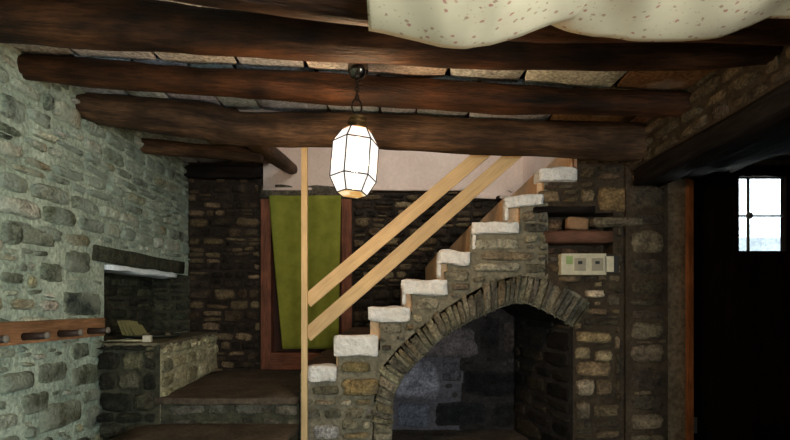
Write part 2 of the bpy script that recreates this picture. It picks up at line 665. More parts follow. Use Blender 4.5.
spL = [lrect(62, 291, 101, 315, S(58, 66, 62)), lrect(0, 222, 16, 245, S(86, 92, 80)), lrect(18, 228, 54, 246, S(84, 88, 74)),
       lrect(0, 272, 22, 284, S(74, 80, 66)), lrect(38, 362, 66, 382, S(70, 74, 60)), lrect(38, 402, 80, 428, S(84, 84, 64)),
       lrect(22, 392, 48, 414, S(72, 76, 62)), lrect(0, 372, 32, 392, S(86, 90, 76)), lrect(40, 262, 60, 282, S(96, 102, 88)),
       lrect(0, 96, 24, 122, S(92, 100, 90)), lrect(10, 84, 40, 96, S(170, 172, 150)), lrect(52, 104, 80, 124, S(178, 172, 148))]
rubble(mb, fr, 1.2, YB, 0., 1.85, (.10, .19), (.16, .38), .035, (.008, .035), palL, rng, in_left, spL[:9], mcol=S(128, 140, 120))
rubble(mb, fr, 1.2, YB, 1.85, 2.9, (.06, .12), (.12, .32), .022, (.008, .035), palL, rng, in_left, spL[9:], 2, mcol=S(128, 140, 120))
quadface(mb, fr, -2.3, NY0, 0, 3.6)
quadface(mb, fr, NY0, YB, 0, NZ0)
quadface(mb, fr, NY0, YB, NZ1, 3.6)
wall_left = structure(mb.build('wall_left', ['left_stone', 'left_mortar', 'limed_stone']), 'rough rubble wall in pale greenish lime mortar on the left')
# niche recess
mb = MB()
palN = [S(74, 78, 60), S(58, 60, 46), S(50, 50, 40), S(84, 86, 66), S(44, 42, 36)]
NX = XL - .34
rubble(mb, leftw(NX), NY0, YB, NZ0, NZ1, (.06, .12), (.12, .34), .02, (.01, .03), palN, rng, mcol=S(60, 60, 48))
quadface(mb, leftw(NX), NY0 - .02, YB, NZ0 - .2, NZ1 + .02)
quadface(mb, (Vector((0, NY0, 0)), VX, VZ, VY), NX, XL, NZ0 - .2, NZ1)
quadface(mb, (Vector((0, 0, NZ1)), VX, VY, -VZ), NX, XL, NY0 - .02, YB)
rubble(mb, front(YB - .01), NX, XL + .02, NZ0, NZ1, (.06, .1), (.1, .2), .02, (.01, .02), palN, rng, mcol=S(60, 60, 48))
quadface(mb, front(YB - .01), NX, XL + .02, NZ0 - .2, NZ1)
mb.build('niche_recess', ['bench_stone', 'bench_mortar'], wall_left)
mb = MB()
mb.bx(XL - .25, XL + .035, DL(92), 4.86, NZ1 + .005, 1.9, cuts=5, wob=.015, bev=.012, col=S(64, 66, 54))
mb.build('lintel', 'dark_stone', wall_left)['label'] = 'long dark stone lintel over the niche'
mb = MB()
mb.bx(XL - .2, XL + .033, NY0 + .02, 4.7, NZ1 - .04, NZ1 + .004, cuts=9, wob=.022, bev=.01)
mb.build('lintel_edge', 'blue_lime', wall_left)['label'] = 'pale bluish limewashed edge under the lintel'

# ---- back wall
mb = MB()
palB = [S(78, 64, 48), S(54, 45, 36), S(96, 80, 58), S(42, 35, 29), S(110, 93, 70), S(56, 46, 36), S(38, 32, 27), S(128, 110, 84)]
DX0, DX1, DZ0, DZ1 = X(262, YB), X(352, YB), .895, Z(200, YB)
PZ = Z(190, YB)


def in_back(u, v):
    if DX0 < u < DX1 and v < DZ1 + .005:
        return False
    if DX0 - .02 < u < DX1 + .06 and v < Z(184, YB) + .005 and v > DZ1:
        return False
    if u > X(264, YB) and v > PZ - .01 * math.sin(u * 9):
        return False
    return v < 2.7 or u < X(190, YB)


fb = front(YB)
rubble(mb, fb, XL, 1.6, .6, 2.7, (.05, .12), (.08, .22), .014, (.012, .04), palB, rng, in_back, mcol=S(44, 37, 30), chinks=200)
quadface(mb, fb, XL - .1, DX0, 0, 2.95)
quadface(mb, fb, DX1, 2.0, 0, PZ)
quadface(mb, fb, DX0, DX1, DZ1, PZ)
wall_back = structure(mb.build('wall_back', ['dark_stone', 'dark_mortar']), 'dark rubble wall at the back around the curtained doorway')
mb = MB()
mb.bx(DX0 - .01, DX1 + .05, YB - .035, YB + .1, DZ1 + .004, Z(185, YB), cuts=4, wob=.012, bev=.01, col=S(92, 84, 72))
mb.build('lintel', 'dark_stone', wall_back)['label'] = 'grey stone lintel above the curtain'
mb = MB()     # white plaster of the stairwell above the stones
quadface(mb, front(YB - .03), X(264, YB), X(476, YB), PZ, 4.3, mat=0, amp=.008)
quadface(mb, front(YB - .03), X(476, YB), 2.1, Z(198, YB), 4.3, mat=0, amp=.008)
mb.bx(X(264, YB), X(478, YB), YB - .034, YB, PZ - .01, PZ + .02, cuts=5, wob=.012)
mb.bx(X(472, YB), 2.0, YB - .034, YB, Z(199, YB), Z(194, YB), cuts=5, wob=.012)
mb.build('plaster', 'pink_plaster', wall_back)['label'] = 'pinkish white plaster above the stairs'

# upper storey around the stairwell opening (unseen window added to light the plaster)
mb = MB()
UX0, UX1, UZ0, UZ1 = .0, .5, 3.4, 3.85
for a in ((-1.1, UX0, 2.86, 4.3), (UX1, 2.2, 2.86, 4.3), (UX0, UX1, 2.86, UZ0), (UX0, UX1, UZ1, 4.3)):
    mb.bx(a[0], a[1], 3.40, 3.46, a[2], a[3], bev=0)
mb.bx(-1.16, -1.1, 3.40, 5.0, 2.9, 4.3, bev=0)
mb.bx(2.1, 2.2, 3.4, 5.1, 2.4, 4.3, bev=0)
mb.bx(-1.2, 2.2, 3.35, 5.1, 4.3, 4.4, bev=0)
mb.bx(-1.1, 1.6, 3.445, 3.48, 2.68, 2.9, bev=0)
structure(mb.build('wall_upper', 'pink_plaster'))

# ---- ceiling of stone slabs laid on the beams


def zc(x): return 2.702 - .058 * x


mb = MB()
palC = [S(212, 206, 196), S(190, 182, 168), S(222, 220, 216), S(160, 146, 126), S(186, 190, 194), S(150, 130, 104)]
palW = [S(132, 98, 66), S(112, 80, 54), S(146, 108, 72)]
rows = [-2.3, -1.4, -.6, .2, .9, 1.7, 2.16, 2.8, 3.45]
for a, b in zip(rows[:-1], rows[1:]):
    x = -2.05
    while x < 1.6:
        w = rng.uniform(.22, .5)
        pal = palC[:3] + palC[4:5] if a > 2 else palC
        if a > 2.7:
            pal = [S(196, 204, 214), S(180, 190, 200)]
        if a > 2 and x > .95:
            pal = palW
        xm = x + w / 2
        mb.box((xm, (a + b) / 2, zc(xm) + .02 + rng.uniform(-.004, .006)), (w - .012, b - a - .004, .04), Matrix.Rotation(.058, 3, 'Y'), bev=.01,
               cuts=3, wob=.008, col=vary(rng.choice(pal), rng, .1))
        x += w
for a, b in ((3.45, 4.08), (4.08, 4.98)):
    x = -2.05
    while x < -1.15:
        w = rng.uniform(.2, .3)
        xm = x + w / 2
        mb.box((xm, (a + b) / 2, 2.85), (w - .012, b - a - .004, .04), bev=.01, cuts=3, wob=.008, col=vary(rng.choice(palC[1:]), rng, .1))
        x += w
mb.box((-.2, .56, zc(-.2) + .075), (3.9, 5.76, .05), Matrix.Rotation(.058, 3, 'Y'), bev=0, mat=1)
mb.bx(-2.1, -1.1, 3.3, 5.05, 2.88, 2.93, bev=0, mat=1)
structure(mb.build('ceiling', ['slab_stone', 'slab_back']))

# outer shell of the house: closes every gap in the masonry
mb = MB()
for a in ((-2.6, -2.45, -2.42, 5.45, -.1, 4.5), (-2.6, 2.4, 5.3, 5.45, -.1, 4.5), (2.2, 2.3, 3.72, 5.4, -.1, 4.5), (XR + .05, 2.3, 3.72, 3.8, -.1, 4.5),
          (-2.6, 3.3, -2.42, 3.42, 3.02, 3.1), (-2.6, -1.1, 3.3, 5.4, 3.02, 3.1), (XR, 3.3, 3.3, 3.8, 2.62, 3.1)):
    mb.bx(*a, bev=0)
structure(mb.build('wall_shell', 'dark_plaster'))

# ---- right wall: solid near the camera with a window, an opening with timber lintels further on
OY = 1.95
WY0, WY1, WZ0, WZ1 = -0.7, 0.6, .95, 2.1
mb = MB()
mb.bx(XR, XR + .45, -2.3, WY0, 0, 3, bev=0)
mb.bx(XR, XR + .45, WY1, OY, 0, 3, bev=0)
mb.bx(XR, XR + .45, WY0, WY1, 0, WZ0, bev=0)
mb.bx(XR, XR + .45, WY0, WY1, WZ1, 3, bev=0)
mb.bx(XR + .012, XR + .45, OY, YS, 2.37, 3.0, bev=0)
palR = [S(96, 84, 66), S(80, 69, 54), S(68, 59, 47), S(112, 98, 76), S(88, 80, 66)]
ms = MB()
rubble(mb, rightw(XR + .012), OY, YS, 2.375, 2.8, (.06, .1), (.1, .28), .018, (.006, .02), palR, rng, mat=1, mcol=S(74, 64, 50))
wall_right = structure(mb.build('wall_right', ['niche_mortar', 'niche_stone']), 'rubble wall on the right above the timber lintel')
for k, (x0, x1, zb) in enumerate(((XR + .0, XR + .2, 2.255), (XR + .215, XR + .43, 2.30), (XR + .445, XR + .66, 2.345))):
    mb = MB()
    mb.bx(x0, x1, OY - .12, 3.44, zb, 2.385 + .03 * k, cuts=5, wob=.014, bev=.02, axis=1, gseed=k + 1.)
    mb.build('lintel_beam', 'black_wood', wall_right)['label'] = 'blackened timber lintel'
w1 = struct_root('window_1', (XR + .3, (WY0 + WY1) / 2, WZ0))
mb = MB()
t = .05
for (a, b, c, d) in ((WY0, WY0 + t, WZ0, WZ1), (WY1 - t, WY1, WZ0, WZ1), (WY0 + t, WY1 - t, WZ0, WZ0 + t), (WY0 + t, WY1 - t, WZ1 - t, WZ1), (-.07, -.03, WZ0 + t, WZ1 - t)):
    mb.bx(XR + .26, XR + .31, a, b, c, d)
mb.build('window_frame', 'window_white', w1)

# wall behind the camera and outer right wall of the door recess
mb = MB()
FX0, FX1, FZ0, FZ1 = .3, 1.45, .9, 2.2
for a in ((-2.4, FX0, 0, 3), (FX1, 2., 0, 3), (FX0, FX1, 0, FZ0), (FX0, FX1, FZ1, 3)):
    mb.bx(a[0], a[1], -2.42, -2.3, a[2], a[3], bev=0)
structure(mb.build('wall_front', 'left_mortar'))
w2 = struct_root('added_window', ((FX0 + FX1) / 2, -2.36, FZ0))  # unseen window, added to light the stair face from the front
mb = MB()
for a in ((FX0, FX0 + t, FZ0, FZ1), (FX1 - t, FX1, FZ0, FZ1), (FX0 + t, FX1 - t, FZ0, FZ0 + t), (FX0 + t, FX1 - t, FZ1 - t, FZ1), (.855, .895, FZ0 + t, FZ1 - t)):
    mb.bx(a[0], a[1], -2.38, -2.34, a[2], a[3])
mb.build('window_frame', 'window_white', w2)  # frame of the added, unseen window
mb = MB()
mb.bx(XR + .44, 3.2, OY - .3, OY, 0, 3., bev=0)
mb.bx(3.05, 3.2, OY, YS + .1, 0, 3., bev=0)
mb.bx(XR + .44, 3.2, OY - .3, YS + .1, 2.46, 2.7, bev=0)
structure(mb.build('wall_recess', 'dark_plaster'))

# ---- wall facing the camera with the plank door
DW0, DW1 = X(690, YS), X(690, YS) + .98
WX0, WX1, WZa, WZb = X(738, YS), X(785, YS), Z(251, YS), Z(176.5, YS)
mb = MB()
fy = front(YS - .03)
palP = [S(112, 98, 80), S(94, 82, 67), S(80, 70, 57), S(128, 112, 92), S(70, 61, 52)]
px1 = X(664, YS)
rubble(mb, fy, XR + .005, px1, 0, 2.38, (.1, .2), (.16, .3), .03, (.006, .025), palP, rng, mcol=S(84, 72, 57), chinks=120)
quadface(mb, fy, XR - .01, px1 + .01, 0, 2.5)
quadface(mb, (Vector((XR - .01, 0, 0)), VY, VZ, -VX), YS - .03, YS + .12, 0, 2.5)
mb.bx(px1, DW0 - .03, YS - .01, YS + .2, 0, 2.5, bev=0, mat=2)
mb.bx(DW1 + .03, 3.1, YS - .01, YS + .2, 0, 2.5, bev=0, mat=2)
mb.bx(DW0 - .03, DW1 + .03, YS + .0, YS + .2, 2.42, 2.6, bev=0, mat=2)
structure(mb.build('wall_door', ['niche_stone', 'niche_mortar', 'pier_plaster']), 'stone and plaster pier left of the dark door')

d1 = struct_root('door_1', ((DW0 + DW1) / 2, YS, 0))
d1['label'] = 'dark plank entrance door with a small barred window'
mb = MB()
for (a, b, c, d) in ((DW0, WX0, 0.01, 2.43), (WX1, DW1, 0.01, 2.43), (WX0, WX1, .01, WZa), (WX0, WX1, WZb, 2.43)):
    n = max(1, round((b - a) / .16))
    for i in range(n):
        mb.bx(a + (b - a) * i / n + .001, a + (b - a) * (i + 1) / n - .001, YS, YS + .045, c, d, bev=.003, axis=2, gseed=i * 1.3 + a)
mb.build('leaf', 'dark_door', d1)
mb = MB()
mb.bx(DW0 - .035, DW0, YS - .045, YS + .03, 0, 2.44, bev=.004, axis=2)
mb.build('door_frame', 'jamb_orange', d1)['label'] = 'orange brown door jamb'
mb = MB()
for (a, b, c, d) in ((WX0 - .03, WX0, WZa - .03, WZb + .03), (WX1, WX1 + .03, WZa - .03, WZb + .03), (WX0, WX1, WZa - .03, WZa), (WX0, WX1, WZb, WZb + .03)):
    mb.bx(a, b, YS - .012, YS + .02, c, d, bev=.003)
fr_o = mb.build('window_frame', 'dark_door', d1)
mb = MB()
mb.bx(WX0 - .005, WX1 + .005, YS + .03, YS + .036, WZa - .005, WZb + .005, bev=0)
mb.build('pane', 'glass', d1)
mb = MB()
zb_, xb_ = Z(215.5, YS), X(750, YS)
mb.bx(WX0, WX1, YS + .014, YS + .024, zb_ - .006, zb_ + .006, bev=.002)
mb.bx(xb_ - .007, xb_ + .007, YS + .012, YS + .026, WZa, WZb, bev=.002)
mb.lathe((xb_, YS + .005, zb_), [(.0, -.008), (.022, -.006), (.024, .0), (.022, .006), (0, .008)], 16, rot=Matrix.Rotation(math.pi / 2, 3, 'X'))
mb.bx(WX0, WX1, YS + .014, YS + .024, WZb - .012, WZb, bev=.002)
mb.build('window_bar', 'bar_grey', d1)['label'] = 'grey iron bars crossing the door window'
mb = MB()
hx = X(694.5, YS)
mb.bx(hx - .012, hx + .014, YS - .008, YS, Z(433, YS), Z(417, YS), bev=.003)
for q in (420, 425.5, 431):
    mb.lathe((hx + .001, YS - .008, Z(q, YS)), [(0, -.004), (.006, -.004), (.006, .002), (0, .003)], 10, rot=Matrix.Rotation(math.pi / 2, 3, 'X'))
mb.build('hinge', 'bar_grey', d1)['label'] = 'small grey hinge plate low on the door'

mb = MB()     # low wall outside, seen through the pane
mb.bx(1.8, 6.2, 6.4, 6.7, -.5, 5.5, cuts=6, wob=.03)
mb.bx(1.8, 6.2, 6.1, 6.4, -.5, Z(237, 6.1), cuts=6, wob=.03, mat=1)
structure(mb.build('wall_outside', ['outdoor_white', 'outdoor']))

# ---- alcove under the stairs
AX0, AX1, AYB, AFZ = X(391.5, YS), X(573, YS), 4.5, .44
intr = [(392, 440), (393.5, 396), (404, 376), (417.5, 362), (438, 342), (455, 330), (472, 320.5), (496, 309.5), (513, 303.5), (527, 303.5),
        (544, 310.5), (564, 321), (573, 327)]


def lerp_poly(pts, x):
    for (xa, ya), (xb, yb) in zip(pts[:-1], pts[1:]):
        if xa <= x <= xb and xb > xa:
            return ya + (yb - ya) * (x - xa) / (xb - xa)
    return pts[0][1] if x < pts[0][0] else pts[-1][1]


def resample(pts, n):
    L = [0]
    for a, b in zip(pts[:-1], pts[1:]):
        L.append(L[-1] + math.hypot(b[0] - a[0], b[1] - a[1]))
    out = []
    for i in range(n + 1):
        s = L[-1] * i / n
        k = max(j for j in range(len(L)) if L[j] <= s + 1e-9)
        k = min(k, len(pts) - 2)
        t_ = (s - L[k]) / (L[k + 1] - L[k])
        out.append((pts[k][0] + (pts[k + 1][0] - pts[k][0]) * t_, pts[k][1] + (pts[k + 1][1] - pts[k][1]) * t_))
    return out


mb = MB()
fa = front(AYB)


def arect(x0, y0, x1, y1, c):
    return (X(x0, AYB), X(x1, AYB), Z(y1, AYB), Z(y0, AYB), c)


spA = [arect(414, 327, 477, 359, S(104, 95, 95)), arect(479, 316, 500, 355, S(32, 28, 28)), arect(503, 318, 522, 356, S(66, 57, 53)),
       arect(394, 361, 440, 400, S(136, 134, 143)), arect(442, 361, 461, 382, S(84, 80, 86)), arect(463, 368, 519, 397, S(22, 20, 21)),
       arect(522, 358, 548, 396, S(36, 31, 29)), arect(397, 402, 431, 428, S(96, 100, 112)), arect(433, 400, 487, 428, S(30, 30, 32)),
       arect(490, 400, 540, 428, S(28, 26, 24)), arect(525, 318, 545, 356, S(34, 29, 27))]  # blocks painted pale on the lit left, near-black on the shaded right
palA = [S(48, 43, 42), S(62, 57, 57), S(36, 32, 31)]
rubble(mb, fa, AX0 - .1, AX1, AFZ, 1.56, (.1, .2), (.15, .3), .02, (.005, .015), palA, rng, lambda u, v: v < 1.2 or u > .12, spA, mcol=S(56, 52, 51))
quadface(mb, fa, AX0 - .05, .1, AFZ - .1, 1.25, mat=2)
for k in range(18):  # ragged edge between lit-toned mortar at left and shade-toned mortar at right
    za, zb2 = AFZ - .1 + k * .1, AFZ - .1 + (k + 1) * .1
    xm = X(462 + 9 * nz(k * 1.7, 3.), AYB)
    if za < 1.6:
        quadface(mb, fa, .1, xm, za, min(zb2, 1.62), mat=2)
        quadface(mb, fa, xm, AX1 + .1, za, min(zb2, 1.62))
# right inner jamb, slightly splayed
jd = Vector((X(514, AYB) - AX1, AYB - YS, 0))
jl = jd.length
fj = (Vector((AX1, YS, 0)), jd.normalized(), VZ, Vector((-jd.y, jd.x, 0)).normalized())
palJ = [S(50, 43, 35), S(36, 31, 26), S(28, 25, 22), S(64, 55, 44)]
rubble(mb, fj, .03, jl, AFZ, 1.38, (.09, .17), (.2, .45), .025, (.006, .02), palJ, rng)
quadface(mb, fj, 0, jl, 0, 1.42)
# left inner jamb
quadface(mb, (Vector((AX0 - .01, 0, 0)), VY, VZ, VX), YS + .02, AYB, 0, 1.1)
quadface(mb, (Vector((0, 0, AFZ)), VX, VY, VZ), AX0 - .05, AX1 + .02, YS - .02, AYB, amp=.012, mat=3)
quadface(mb, front(YS), AX0 - .02, AX1 + .02, 0, AFZ)
wall_alcove = structure(mb.build('wall_alcove', ['alcove_stone', 'alcove_mortar', 'alcove_mortar_lit', 'alcove_floor']), 'block masonry inside the arched alcove, painted lit at left and shaded at right')
mb = MB()
vault = resample(intr[1:], 36)


def vf(a, b):
    i = a * 36
    k = min(int(i), 35)
    q = i - k
    x_ = vault[k][0] + (vault[k + 1][0] - vault[k][0]) * q
    y_ = vault[k][1] + (vault[k + 1][1] - vault[k][1]) * q
    D = YS + b * (AYB - YS + .02)
    sh = .18 * b if a > .5 else 0
    return Vector((X(x_, YS) - sh * (a - .5) * 1.2, D, Z(y_, YS) + .012 * nz(a * 30, D * 7, 3.)))


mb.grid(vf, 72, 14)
mb.build('vault', 'dark_plaster', wall_alcove)['label'] = 'dark underside of the vault'

# =================================================================== STONE STAIRCASE
stair = thing('stone_staircase', 'rubble stone staircase with whitewashed steps rising over an arched alcove', 'staircase', (X(300, YS), YS, 0))
fs_ = front(YS)
risers = [300, 334.5, 369, 402, 437, 472, 504.5, 538, 572]
tops = [366, 336, 307, 279.5, 251.5, 222.5, 195.5, 169, 142]
nos = [(309, 337, 366, 380), (334.5, 378, 336, 356.5), (368.5, 410, 307, 320.5), (402, 447, 279.5, 295), (437, 469.5, 251.5, 265),
       (472, 518, 222.5, 234.5), (504.5, 543, 195.5, 206), (538, 577, 169, 182)]
outer_ring = [(372, 440), (374, 398), (383, 366), (398, 348), (421, 327), (440, 312), (460, 299), (484, 285.5), (508, 277), (530, 276),
              (554, 283), (577, 293), (590, 303)]


def ring_y(x):      # upper outline of the voussoir ring at image x
    return lerp_poly(outer_ring[1:], x)


def stair_top(x):   # underside of the whitewashed edges at image x
    y = 9999
    for a, b, t0, b0 in nos:
        if a - 1 <= x <= b + 1:
            y = b0 if y == 9999 else max(y, b0)
    return 380 if y == 9999 and x < 312 else y


def px_of(u, v): return CX + u * F / YS, HY - (v - EYE) * F / YS


def in_side(u, v):
    x, y = px_of(u, v)
    if x > 548 or x < 300:
        return False
    if y < stair_top(x) + .8:
        return False
    if x < 373:
        return True
    return y < ring_y(x) - 1


mb = MB()
palS = [S(120, 112, 92), S(98, 92, 78), S(142, 132, 108), S(86, 82, 74), S(160, 150, 126), S(110, 106, 96), S(132, 116, 84)]


def srect(x0, y0, x1, y1, c): return (X(x0, YS), X(x1, YS), Z(y1, YS), Z(y0, YS), c)


spS = [srect(342, 377, 380, 396, S(142, 120, 80)), srect(472, 238, 520, 250, S(168, 162, 140)), srect(312, 385, 340, 395, S(104, 98, 80)),
       srect(474, 262, 520, 272, S(176, 168, 146)), srect(480, 252, 535, 261, S(138, 120, 94)), srect(340, 361, 372, 373, S(122, 108, 72)),
       srect(415, 298, 440, 309, S(146, 138, 118)), srect(380, 322, 402, 334, S(122, 114, 96)), srect(445, 269, 470, 281, S(138, 130, 110)),
       srect(313, 424, 338, 440, S(172, 168, 164))]
rubble(mb, fs_, X(300, YS), X(548, YS), 0, Z(182, YS), (.045, .09), (.08, .2), .018, (.012, .04), palS, rng, in_side, spS, mcol=S(118, 110, 90), chinks=260, wave=.006)
# mortar in vertical strips between the ring and the steps
x = 300.
while x < 548:
    xm = x + 1
    yt = stair_top(xm) - 6
    yb_ = ring_y(xm) + 8 if xm >= 374 else 535
    mb.add([P(x, yb_, YS), P(x + 2, yb_, YS), P(x + 2, yt, YS), P(x, yt, YS)], [[0, 1, 2, 3]], mat=1)
    x += 2
# left end face of the wall
quadface(mb, (Vector((X(300, YS), 0, 0)), VY, VZ, -VX), YS, YB, 0, Z(372, YS))
mb.build('side_wall', ['grey_stone', 'grey_mortar'], stair)
# arch of thin stones set on edge
mb = MB()
NV = 44
ia, oa = resample(intr[0:], 200), resample(outer_ring[0:], 200)
palV = [S(126, 118, 98), S(104, 98, 84), S(148, 138, 114), S(90, 86, 76), S(118, 112, 96), S(134, 120, 94)]
cuts = [0.]
while cuts[-1] < 1:
    cuts.append(cuts[-1] + rng.uniform(.014, .032))
cuts[-1] = 1.
pt = lambda arr, t_: arr[min(200, max(0, int(round(t_ * 200))))]


def ptl(arr, t_):
    i = t_ * 200
    k = min(int(i), 199)
    q = i - k
    return (arr[k][0] + (arr[k + 1][0] - arr[k][0]) * q, arr[k][1] + (arr[k + 1][1] - arr[k][1]) * q)


for a, b in zip(cuts[:-1], cuts[1:]):
    e = .0015
    i0, i1, o0, o1 = ptl(ia, a + e), ptl(ia, b - e), ptl(oa, a + e), ptl(oa, b - e)
    k = rng.uniform(-.1, .14)
    o0 = (o0[0] + (o0[0] - i0[0]) * k, o0[1] + (o0[1] - i0[1]) * k)
    o1 = (o1[0] + (o1[0] - i1[0]) * k, o1[1] + (o1[1] - i1[1]) * k)
    q = [(X(p[0], YS), Z(p[1], YS)) for p in (i0, i1, o1, o0)]
    stone(mb, fs_, q, rng.uniform(.015, .05), vary(rng.choice(palV), rng), rng, p=9, mcol=S(112, 104, 84))
for k in range(100):
    a, b = k / 100, (k + 1) / 100
    i0, i1, o0, o1 = ptl(ia, a), ptl(ia, b), ptl(oa, a), ptl(oa, b)
    mb.add([P(*i0, YS), P(*i1, YS), P(*o1, YS), P(*o0, YS)], [[3, 2, 1, 0]], mat=1)
    # the ring's own thickness at the opening
    mb.add([P(*i0, YS), P(*i1, YS), P(*i1, YS) + VY * .3 + VZ * .02, P(*i0, YS) + VY * .3 + VZ * .02], [[0, 1, 2, 3]], mat=1)
mb.build('arch', ['grey_stone', 'grey_mortar'], stair)['label'] = 'arch of thin rough stones set on edge'
# steps
for i in range(9):
    r0, zt = X(risers[i], YS), Z(tops[i], YS)
    zl = Z(tops[i - 1], YS) - .03 if i else .9
    x1 = X(risers[i + 1], YS) + .06 if i < 8 else 1.19
    mb = MB()
    ye = YB - (.03 if i else .13)
    mb.bx(r0 + .006, x1, YS + .05, ye, zl, zt - .004, bev=.002)
    mb.bx(r0 + .012, x1, YS + .055, ye - .002, zt - .008, zt - .001, bev=.002, mat=1)
    st = mb.build('step', ['beige_plaster', 'tread'], stair)
    if i < 8:
        a, b, t0, b0 = nos[i]
        mb = MB()
        mb.bx(X(a, YS), X(b, YS), YS - .035, YS + .09, Z(b0, YS), Z(t0, YS), cuts=9, wob=.02, bev=.006)
        if 3 <= i <= 6:
            zlow = Z(tops[i - 1] - 2, YS)
            mb.bx(X(a, YS), X(a + 4, YS), YS - .012, YS + .07, zlow, Z(b0 - 2, YS), cuts=3, wob=.006, bev=.004)
        mb.build('nosing', 'limewash' if i < 7 else 'white_old', st) if False else mb.build('nosing', 'limewash', st)
# landing and lower steps by the curtain
LX0, LX1 = -1.66, X(300, YS) - .01
for k, (zt, y0, y1) in enumerate(((.895, YS, YB), (.72, 2.92, YS + .05), (.54, 2.45, 2.97), (.36, 2.0, 2.5), (.18, 1.55, 2.05))):
    mb = MB()
    mb.bx(LX0, LX1, y0 - .02, y1 - .01, zt - .055, zt, cuts=6, wob=.012, bev=.01, mat=0)
    if y0 > 2.4:
        fk = front(y0 + .02)
        rubble(mb, fk, LX0, LX1, max(0, zt - .3), zt - .05, (.05, .09), (.1, .24), .02, (.008, .02), [S(72, 68, 58), S(92, 88, 76), S(58, 56, 48)], rng, mat=1)
    mb.bx(LX0, LX1, y0 + .02, y1 - .01, 0, zt - .05, bev=0, mat=2)
    mb.build('step', ['landing', 'grey_stone', 'bench_mortar'], stair)

# ---- pier to the right of the arch, with a shelf niche
mb = MB()
NXa, NXb, NZa, NZb = X(545, YS), X(613, YS), Z(254, YS), Z(213, YS)
NR = X(621, YS)
ring_stop = lambda x: x < 577 and True


def in_pier(u, v):
    x, y = px_of(u, v)
    if x < 548 and y > 206 and y < 254:
        return False
    if x < 577 and y < 183:
        return False
    if 534 < x < 597 and 204 < y < 216:
        return False
    if NXa - .005 < u < NXb + .005 and NZa - .005 < v < NZb + .005:
        return False
    if x < 588 and y > ring_y(x) - 1 and y < 306:
        return False
    if x < 548 and y > 254:
        return False
    if 573 < x < 588 and y < 318 and y > ring_y(x) - 1:
        return x > 582
    return x > 573.5 or y < ring_y(x) - 1


palQ = [S(98, 82, 62), S(80, 68, 53), S(118, 100, 75), S(68, 59, 47), S(136, 116, 89), S(88, 79, 67)]
spQ = [srect(585, 289, 604, 298, S(222, 200, 172)), srect(597, 186, 634, 212, S(138, 112, 76)), srect(574, 331, 612, 343, S(166, 142, 104)),
       srect(575, 379, 594, 396, S(170, 152, 128)), srect(594, 350, 612, 362, S(170, 150, 116)), srect(575, 361, 612, 377, S(146, 122, 92)),
       srect(574, 347, 590, 360, S(150, 132, 102)), srect(596, 378, 612, 396, S(116, 98, 76)), srect(575, 400, 590, 420, S(118, 104, 86))]
rubble(mb, fs_, X(538, YS), NR, 0, 2.62, (.05, .11), (.08, .2), .014, (.01, .035), palQ, rng, in_pier, spQ, mcol=S(66, 56, 43), chinks=220)
# mortar around the niche
for (a, b, c, d) in ((X(548, YS), NXb, NZb, Z(182, YS)), (X(577, YS), XR + .02, Z(182, YS), 2.7), (NXb, XR + .02, 0, Z(182, YS)),
                     (AX1, NXb, 0, NZa), (X(545, YS), AX1, Z(292, YS), NZa)):
    quadface(mb, fs_, a, b, c, d, amp=.003)
# niche hollow
yb2 = YS + .16
quadface(mb, front(yb2), NXa, NXb, NZa, NZb)
quadface(mb, (Vector((NXa, 0, 0)), VY, VZ, VX), YS, yb2, NZa, NZb)
quadface(mb, (Vector((NXb, 0, 0)), VY, VZ, -VX), YS, yb2, NZa, NZb)
quadface(mb, (Vector((0, 0, NZa)), VX, VY, VZ), NXa, NXb, YS, yb2)
quadface(mb, (Vector((0, 0, NZb)), VX, VY, -VZ), NXa, NXb, YS, yb2)
rubble(mb, front(yb2), NXa, NXb, NZa, NZb, (.05, .08), (.1, .2), .02, (.008, .02), [S(104, 80, 62), S(84, 66, 52)], rng)
mb.bx(X(577, YS), X(577, YS) + .1, YS + .005, YB, Z(182, YS), 3., bev=0, mat=2)
wall_pier = structure(mb.build('wall_pier', ['niche_stone', 'niche_mortar', 'pink_plaster']), 'brown rubble pier with a shelf niche right of the arch')
mb = MB()
mb.bx(X(590, YS), X(640, YS), YS - .06, YS + .05, Z(227, YS), Z(218, YS), cuts=5, wob=.012, bev=.012, col=S(110, 98, 80))
mb.build('ledge', 'niche_stone', wall_pier)
mb = MB()
mb.bx(X(533, YS), X(596, YS), YS - .03, YS + .14, Z(214, YS), Z(206, YS), cuts=4, wob=.008, bev=.008)
tag(mb.build('wooden_plank', 'black_wood'), 'black charred plank bridging the top of the shelf niche', 'plank')
mb = MB()
mb.bx(X(543, YS), X(612.5, YS), YS - .035, YS + .14, Z(243.5, YS), Z(230.5, YS), cuts=4, wob=.006, bev=.006)
tag(mb.build('wooden_shelf', 'shelf_wood'), 'reddish brown wooden board forming the shelf below the loose brick', 'shelf')
mb = MB()
zsh = Z(230, YS)
mb.box((X(578.5, YS), YS + .04, zsh + .046), (.142, .07, .084), Matrix.Rotation(.09, 3, 'Y'), cuts=4, wob=.005, bev=.006)
tag(mb.build('brick', 'brick'), 'loose tan brick tilted on the wooden shelf in the niche', 'brick')
mb = MB()
mb.bx(X(548, YS), X(564, YS), YS + .03, YS + .11, zsh, zsh + .065, cuts=4, wob=.012, bev=.015, col=S(122, 96, 72))
tag(mb.build('stone', 'niche_stone'), 'rough brown stone left of the loose brick in the niche', 'stone')

